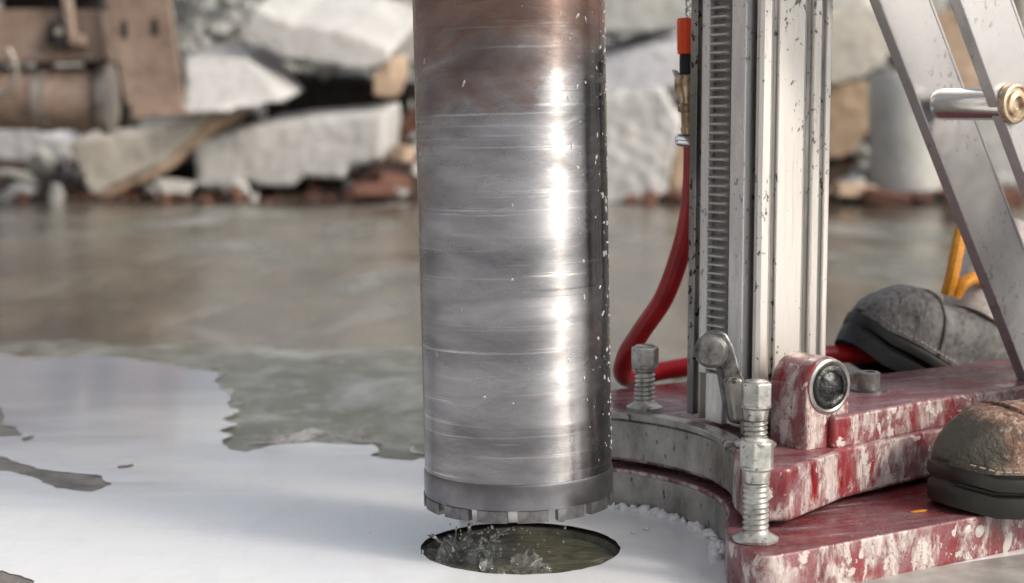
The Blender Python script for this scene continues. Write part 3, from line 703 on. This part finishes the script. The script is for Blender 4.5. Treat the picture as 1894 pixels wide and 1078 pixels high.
# ---- pivot lug with plug, cap screw, clamp lever
def lug(cx,cy,zb,zt_,hw,thick,name):
    c=V((cx,cy,0)); prof_=[(-hw*1.04,zb),(-hw,zt_-hw)]
    for i in range(13):
        t=math.pi-math.pi*i/12; prof_.append((hw*math.cos(t),zt_-hw+hw*math.sin(t)))
    prof_+= [(hw,zt_-hw),(hw*1.04,zb)]
    return MB().extr([c+A*a+Z*h for a,h in prof_],-N*thick),c
g,lc=lug(.2665,1.352,ZH-.003,.167,.0245,.044,'')
lg=part(g,'pivot_lug','red',bevel=.004)
pcn=lc+A*.001+Z*.142
g=MB(); g.lathe([(.0235,-.002),(.0235,.0012),(.0215,.0022),(.0195,.0012),(.0195,-.002)],pcn,N,40,True); part(g,'plug_ring','cast',lg)
g=MB(); g.lathe([(.0193,-.003),(.0193,.002),(.0178,.0042),(.0135,.0040),(.0125,.0020)]+[(.0125-.00125*i,.0020+.0045*math.sin(i/10*1.57)) for i in range(1,11)],pcn,N,48,rf=lambda r,h,t:r*(1+(.05*math.sin(3*t+1)+.04*math.sin(7*t) if .002<r<.013 else 0))); part(g,'plug','plug',lg,sharp=60)
pcap=G(1606,722,ZB); g=MB(); cp=V((pcap.x,pcap.y,ZB-.001))
g.lathe([(.0085,0),(.0105,.0005),(.0105,.0175),(.0095,.0185),(.0062,.0185),(.0062,.010),(0,.010)],cp,Z,32,rf=lambda r,h,t:r); part(g,'cap_screw','darkcast')
g=MB(); g.lathe([(.017,0),(.017,.003),(.009,.003)],cp,Z,32); part(g,'cap_washer','alud')
# clamp lever at the foot of the column
Yc=1.39
kn=P(1320,645,Yc+.005); g=MB(); g.lathe([(.0,-.005),(.012,-.004),(.0145,0),(.0145,.010),(.0115,.014),(.004,.0152),(0,.0152)],kn-A*.006+N*.004,(N*.75-A*.66),32)
lev=part(g,'clamp_lever','darkcast')
lp=[(1312,620),(1330,610),(1346,614),(1360,640),(1370,676),(1382,706),(1396,742),(1402,786),(1362,786),(1350,752),(1343,716),(1338,684),(1322,668)]
part(MB().extr([P(x,y,Yc+.004) for x,y in lp],-N*.012),'lever_arm','darkcast',lev,bevel=.0045)
part(MB().extr([P(x,y,Yc-.006) for x,y in ((1346,700),(1374,698),(1384,740),(1386,782),(1358,780))],-N*.008),'lever_web','cast',lev,bevel=.003)
# cracked-looking bearing block behind the middle screw
part(MB().box(C0-A*.004+N*.004+Z*(ZH+.016),A,N,Z,.03,.012,.03),'clamp_block','cast',bevel=.004)

# ---- two braces
bot=G(1937,705,ZB-.004); top=P(1667,0,bot.y-.108)
d=(top-bot); pu=(-(A)*d.dot(Z)+Z*d.dot(A)).normalized(); dd=d.normalized()
side=dd.cross(N).normalized()
def brace(offs,label):
    p0=bot+N*offs-dd*.02; p1=p0+dd*1.15; mid=(p0+p1)/2; L=(p1-p0).length
    b=part(MB().box(mid,dd,side,N,L,.054,.010),'brace','brace',bevel=.0015); b['label']=label
    for sgn in (-1,1):
        part(MB().box(mid+side*sgn*.0272+N*(-.0005),dd,side,N,L,.0036,.0125),'brace_flange','brace',b,bevel=.001)
    return b
bfar=brace(0,'far brace with the shiny spacer rod'); bnear=brace(.088,'near brace lit on its face')
# spacer rod and bolt
rd=ray(1722,193); o0=V((0,0,CAM_H)); rp=o0+rd*((bot-o0).dot(N)/rd.dot(N))+N*.004
part(MB().lathe([(0,0),(.0064,.0004),(.0112,.003),(.0138,.008),(.0142,.014),(.0142,.084)],rp,N,36),'spacer_rod','polish')
bp=rp+N*.0875
bl=part(MB().lathe([(0,-.002),(.0175,-.002),(.0175,.0025),(.0165,.0045),(.0145,.005),(.0140,.0035),(.0115,.0035),(.0108,.0058),(.006,.0066),(.0055,.003),(0,.003)],bp,N,40),'brace_bolt','gold')
# gusset with round eye that joins the far brace to the rail
gp=bot+N*.03
part(MB().extr([gp+A*a+Z*h for a,h in ((.02,-.004),(.035,.06),(.02,.10),(.018,.14),(.035,.155),(.08,.15),(.12,-.004))],-N*.012),'gusset','brace',bevel=.003)

# ------------------------------------------------------------------ core bit
bit=empty('core_bit','wet steel core bit hanging just above the drilled hole','core bit',(B.x,B.y,.0445))
bit.rotation_euler=(0,R(-1.2),0)
RB=.0790
g=MB(); g.lathe([(RB-.003,.031),(RB,.031),(RB,.62),(RB-.003,.62)],(0,0,0),Z,128,True); g.build('barrel',M['bit'],bit,sharp=40)
g=MB(); g.lathe([(RB-.006,.62),(RB,.62),(RB-.0005,.627),(.03,.631),(.018,.632),(.018,.70)],(0,0,0),Z,64); g.build('hub',M['collar'],bit)
g=MB(); g.lathe([(RB-.004,.0095),(RB+.0006,.0095),(RB+.0009,.012),(RB+.0009,.0285),(RB+.0003,.0308),(RB-.004,.0308)],(0,0,0),Z,128,True); g.build('collar',M['collar'],bit,sharp=40)
nseg=15; g=MB()
ha=R(360/nseg)/2*.76; pts=[((RB+.0016)*math.cos(-ha+2*ha*i/8),(RB+.0016)*math.sin(-ha+2*ha*i/8)) for i in range(9)]+[((RB-.0046)*math.cos(ha-2*ha*i/8),(RB-.0046)*math.sin(ha-2*ha*i/8)) for i in range(9)]
g.prism(pts,0,.0094); sm=g.mesh('segment',M['segment'])
for i in range(nseg):
    o=bpy.data.objects.new('segment',sm); COL.objects.link(o); o.parent=bit; o.rotation_euler=(0,0,R(-90+8+360/nseg*i))
g=MB(); q=random.Random(9)
for i in range(210):
    if q.random()<.88: th=R(-90+82-54*q.random()**2.2); 
    else: th=R(-90+q.uniform(-80,40))
    z=q.uniform(.04,.5); r=q.choice((.0004,.0005,.0006,.0007,.0009,.0012)); el=q.uniform(1,3.2); tl=q.uniform(-.5,.9)
    c=V((RB*math.cos(th),RB*math.sin(th),z)); nn=V((math.cos(th),math.sin(th),0)); tt=V((-math.sin(th),math.cos(th),0))
    u=Z*math.cos(tl)+tt*math.sin(tl); v=nn.cross(u)
    bm=bmesh.new(); bmesh.ops.create_icosphere(bm,subdivisions=1,radius=1)
    g.add([c+u*(p.co.x*r*el)+v*(p.co.y*r)+nn*(p.co.z*r*.8) for p in bm.verts],[[x.index for x in f.verts] for f in bm.faces]); bm.free()
o=g.build('water_droplets',M['drop'],bit,sharp=80); o['kind']='stuff'

# ------------------------------------------------------------------ red hose and valve
Yh=1.60
hose=empty('water_hose','red rubber water hose bending down behind the column with brass valve','hose',P(1150,720,Yh))
HO=Vector(hose.location)
def hp_(g,name,m,par=None,bevel=0,**k):
    g.v=[tuple(V(v)-HO) for v in g.v]; return g.build(name,M[m],par or hose,bevel,**k)
path=spline([P(1283,255,1.53),P(1282,330,1.54),P(1275,400,1.555),P(1258,470,1.57),P(1228,550,1.585),P(1188,610,1.60),P(1160,655,1.61),P(1152,690,1.64),P(1170,700,1.70),P(1215,688,1.71),P(1290,675,1.70),P(1400,662,1.70),P(1540,655,1.71),P(1650,655,1.74),P(1780,655,1.85),P(1950,640,2.0)],10)
hp_(MB().tube(path,.0098,18),'hose_line','hose')
Yv=1.50; vx=lambda x,y:P(x,y,Yv)
hp_(MB().lathe([(.004,0),(.0072,.001),(.0076,.006),(.0076,.0305),(.0068,.033),(.003,.0335)],vx(1268,101),vx(1267,34)-vx(1268,101),28),'valve_handle','orange')
hp_(MB().cyl(vx(1270,140),vx(1268,100),.0066,.0056,20),'handle_stem','black',bevel=.001)
hp_(MB().extr([vx(1243,128),vx(1250,128),vx(1264,142),vx(1264,152),vx(1250,146)],(0,.006,0)),'valve_tab','polish',bevel=.001)
bd=hp_(MB().lathe([(.006,0),(.0065,.006),(.0055,.007),(.0058,.020),(.0085,.021),(.0088,.026),(.0065,.028),(.0072,.034),(.0105,.040),(.0108,.050),(.0085,.054),(.004,.055)],vx(1272,248),vx(1268,130)-vx(1272,248),24),'valve_body','brass')
hp_(MB().lathe([(.003,0),(.0055,.002),(.0062,.010),(.0062,.022)],vx(1249,258),vx(1290,262)-vx(1249,258),20),'valve_screw','polish')
ch=MB()
for i in range(9):
    c=vx(1270+(i%2)*3,34-i*9); ch.tube([c+V((.0022*math.cos(t)*(1 if i%2 else .4),.0022*math.cos(t)*(.4 if i%2 else 1),.0034*math.sin(t))) for t in [2*math.pi*j/10 for j in range(11)]],.0007,6)
hp_(ch,'handle_chain','polish')

# ------------------------------------------------------------------ person (boots and legs)
person=empty('person','person in navy trousers and dusty work boots stepping on the drill base','person',(.6,1.6,0))
PO=Vector(person.location)
def boot(toe,hd,pitch,mu,ms,label,hs=1.0,roll=0):
    e=empty('work_boot',parent=person,loc=V(toe)-PO); e['label']=label
    hd=V(hd).normalized(); ux=(hd*math.cos(pitch)-Z*math.sin(pitch)); uz=(Z*math.cos(pitch)+hd*math.sin(pitch)); uy=uz.cross(ux)
    e.rotation_mode='QUATERNION'; e.rotation_quaternion=Matrix((ux,uy,uz)).transposed().to_quaternion()
    # plan half width along u (0 toe .. .3 heel)
    hw=lambda u: .050*min(1,(max(u,0)/.055))**.5*(1-.18*min(1,max(0,(u-.1)/.1))) * (1 if u<.26 else max(.2,(1-((u-.26)/.045)**2))**.5)
    g=MB(); us=[0,.003,.009,.018,.03,.045,.065,.09,.12,.15,.18,.21,.24,.262,.28,.295,.302]
    zs=[(.004,.94),(.0,1.0),(.010,1.03),(.017,1.02),(.019,.98),(.021,.98),(.023,1.06),(.029,1.075),(.033,1.05),(.034,.98),(.038,.97)]
    n=len(us); ring=lambda s,z:[V((u-.004*(s-1),hw(u)*s+.004*(s>0.99),z+max(0,.03-u)*.28)) for u in us]+[V((u-.004*(s-1),-hw(u)*s-.004*(s>.99),z+max(0,.03-u)*.28)) for u in reversed(us)]
    k=2*n
    for z,s in zs: g.v+= [tuple(p) for p in ring(s,z)]
    for j in range(len(zs)-1):
        for i in range(k): g.f.append((j*k+i,j*k+(i+1)%k,(j+1)*k+(i+1)%k,(j+1)*k+i))
    g.f.append(tuple(range(k-1,-1,-1))); g.f.append(tuple(range((len(zs)-1)*k,len(zs)*k)))
    g.build('sole',M[ms],e,sharp=50)
    # upper: lofted sections
    top=lambda u: .004+ (.056*min(1,max(0,u)/.05)**.55 if u<.10 else .056+.09*((u-.10)/.13)**1.25 if u<.23 else .146)
    sec=18; g=MB(); us2=[0.0015+.2985*(i/28)**1.35 for i in range(29)]
    for u in us2:
        w_=hw(u)*.97+.0015; h_=top(u)*hs
        if u>.25: h_*=1
        for i in range(sec+1):
            t=math.pi*i/sec; c=math.cos(t); s=math.sin(t)
            wave=.0018*noise.noise(V((u*40,i*.5,hs)))
            g.v.append((u,(w_+wave)*math.copysign(abs(c)**(.75),c)*(1-.30*min(1,max(0,(h_-.07)/.08))*s),.036+(h_+wave*2)*s**.62))
    m=sec+1
    for j in range(len(us2)-1):
        for i in range(sec): g.f.append((j*m+i,j*m+i+1,(j+1)*m+i+1,(j+1)*m+i))
    g.f.append(tuple(range(m-1,-1,-1))); g.f.append(tuple(range((len(us2)-1)*m,len(us2)*m)))
    up=g.build('upper',M[mu],e,sharp=60); sb=up.modifiers.new('smooth','SUBSURF'); sb.levels=sb.render_levels=1
    # toe cap seam
    pts=[]
    for i in range(sec+1):
        u=.083-.02*math.sin(math.pi*i/sec); w_=hw(u)*.97+.003; h_=top(u)*hs+.001; t=math.pi*i/sec; c=math.cos(t)
        pts.append((u,w_*math.copysign(abs(c)**.75,c),.036+h_*math.sin(t)**.62))
    g=MB(); g.tube(pts,.0016,6); g.build('toe_seam',M[mu],e)
    g=MB()
    for i in range(46):
        u=.012+.0058*i
        for sg in (-1,1): g.tube([(u,sg*(hw(u)*1.0+.0046),.0392+max(0,.03-u)*.28),(u+.0036,sg*(hw(u+.0036)*1.0+.0046),.0392+max(0,.0264-u)*.28)],.0008,5)
    so_=g.build('welt_stitching',M['pale'],e); so_['kind']='stuff'
    return e
tf=G(1732,900,ZP+.02); b1=boot((tf.x,tf.y,ZP-.001),(.93,.37,0),0,'suede','sole','brown dust caked boot resting on the base plate',.84)
tr=P(1552,596,1.70); b2=boot((tr.x,tr.y,tr.z-.026),(.92,.38,0),R(29),'gleather','black','grey dusty boot with its toe raised behind the column',1.05)
# laces and sock of the raised boot
g=MB(); Yl=1.71
g.tube(spline([P(1752,545,Yl),P(1762,505,Yl),P(1772,455,Yl+.01),P(1778,425,Yl+.02)],8),.0072,10)
g.tube(spline([P(1766,548,Yl),P(1782,525,Yl),P(1803,514,Yl+.01),P(1822,522,Yl+.03)],8),.0066,10)
g.v=[tuple(V(v)-PO) for v in g.v]; g.build('laces',M['lace'],person)
g=MB(); a=P(1800,600,1.76); b=P(1862,470,1.80); g.lathe([(.036,0),(.042,.02),(.043,.05),(.040,.12)],a,b-a,24); g.v=[tuple(V(v)-PO) for v in g.v]; g.build('sock',M['sock'],person)
# trousers: one skinned mesh for both legs
def trousers():
    w1=b1.location+PO+V((.93,.37,0)).normalized()*.235; w2=b2.location+PO+V((.92,.38,0)).normalized()*.235
    a1=V((w1.x,w1.y,.16)); a2=V((w2.x+.06,w2.y+.02,.16))
    vs_=[V((.82,1.66,.92)),V((.80,1.56,.86)),V((.72,1.48,.50)),a1,V((.80,1.76,.86)),V((.73,1.85,.52)),a2,V((.83,1.66,1.02))]
    es=[(0,1),(1,2),(2,3),(0,4),(4,5),(5,6),(0,7)]
    rr=[.13,.10,.075,.062,.10,.075,.060,.14]
    me=bpy.data.meshes.new('trousers'); me.from_pydata([v-PO for v in vs_],es,[]); me.materials.append(M['navy'])
    o=bpy.data.objects.new('trousers',me); COL.objects.link(o); o.parent=person
    sk=o.modifiers.new('skin','SKIN'); sk.use_smooth_shade=True
    for i,sv_ in enumerate(me.skin_vertices[0].data): sv_.radius=(rr[i],rr[i]); sv_.use_root=(i==0)
    ss=o.modifiers.new('smooth','SUBSURF'); ss.levels=ss.render_levels=2
trousers()
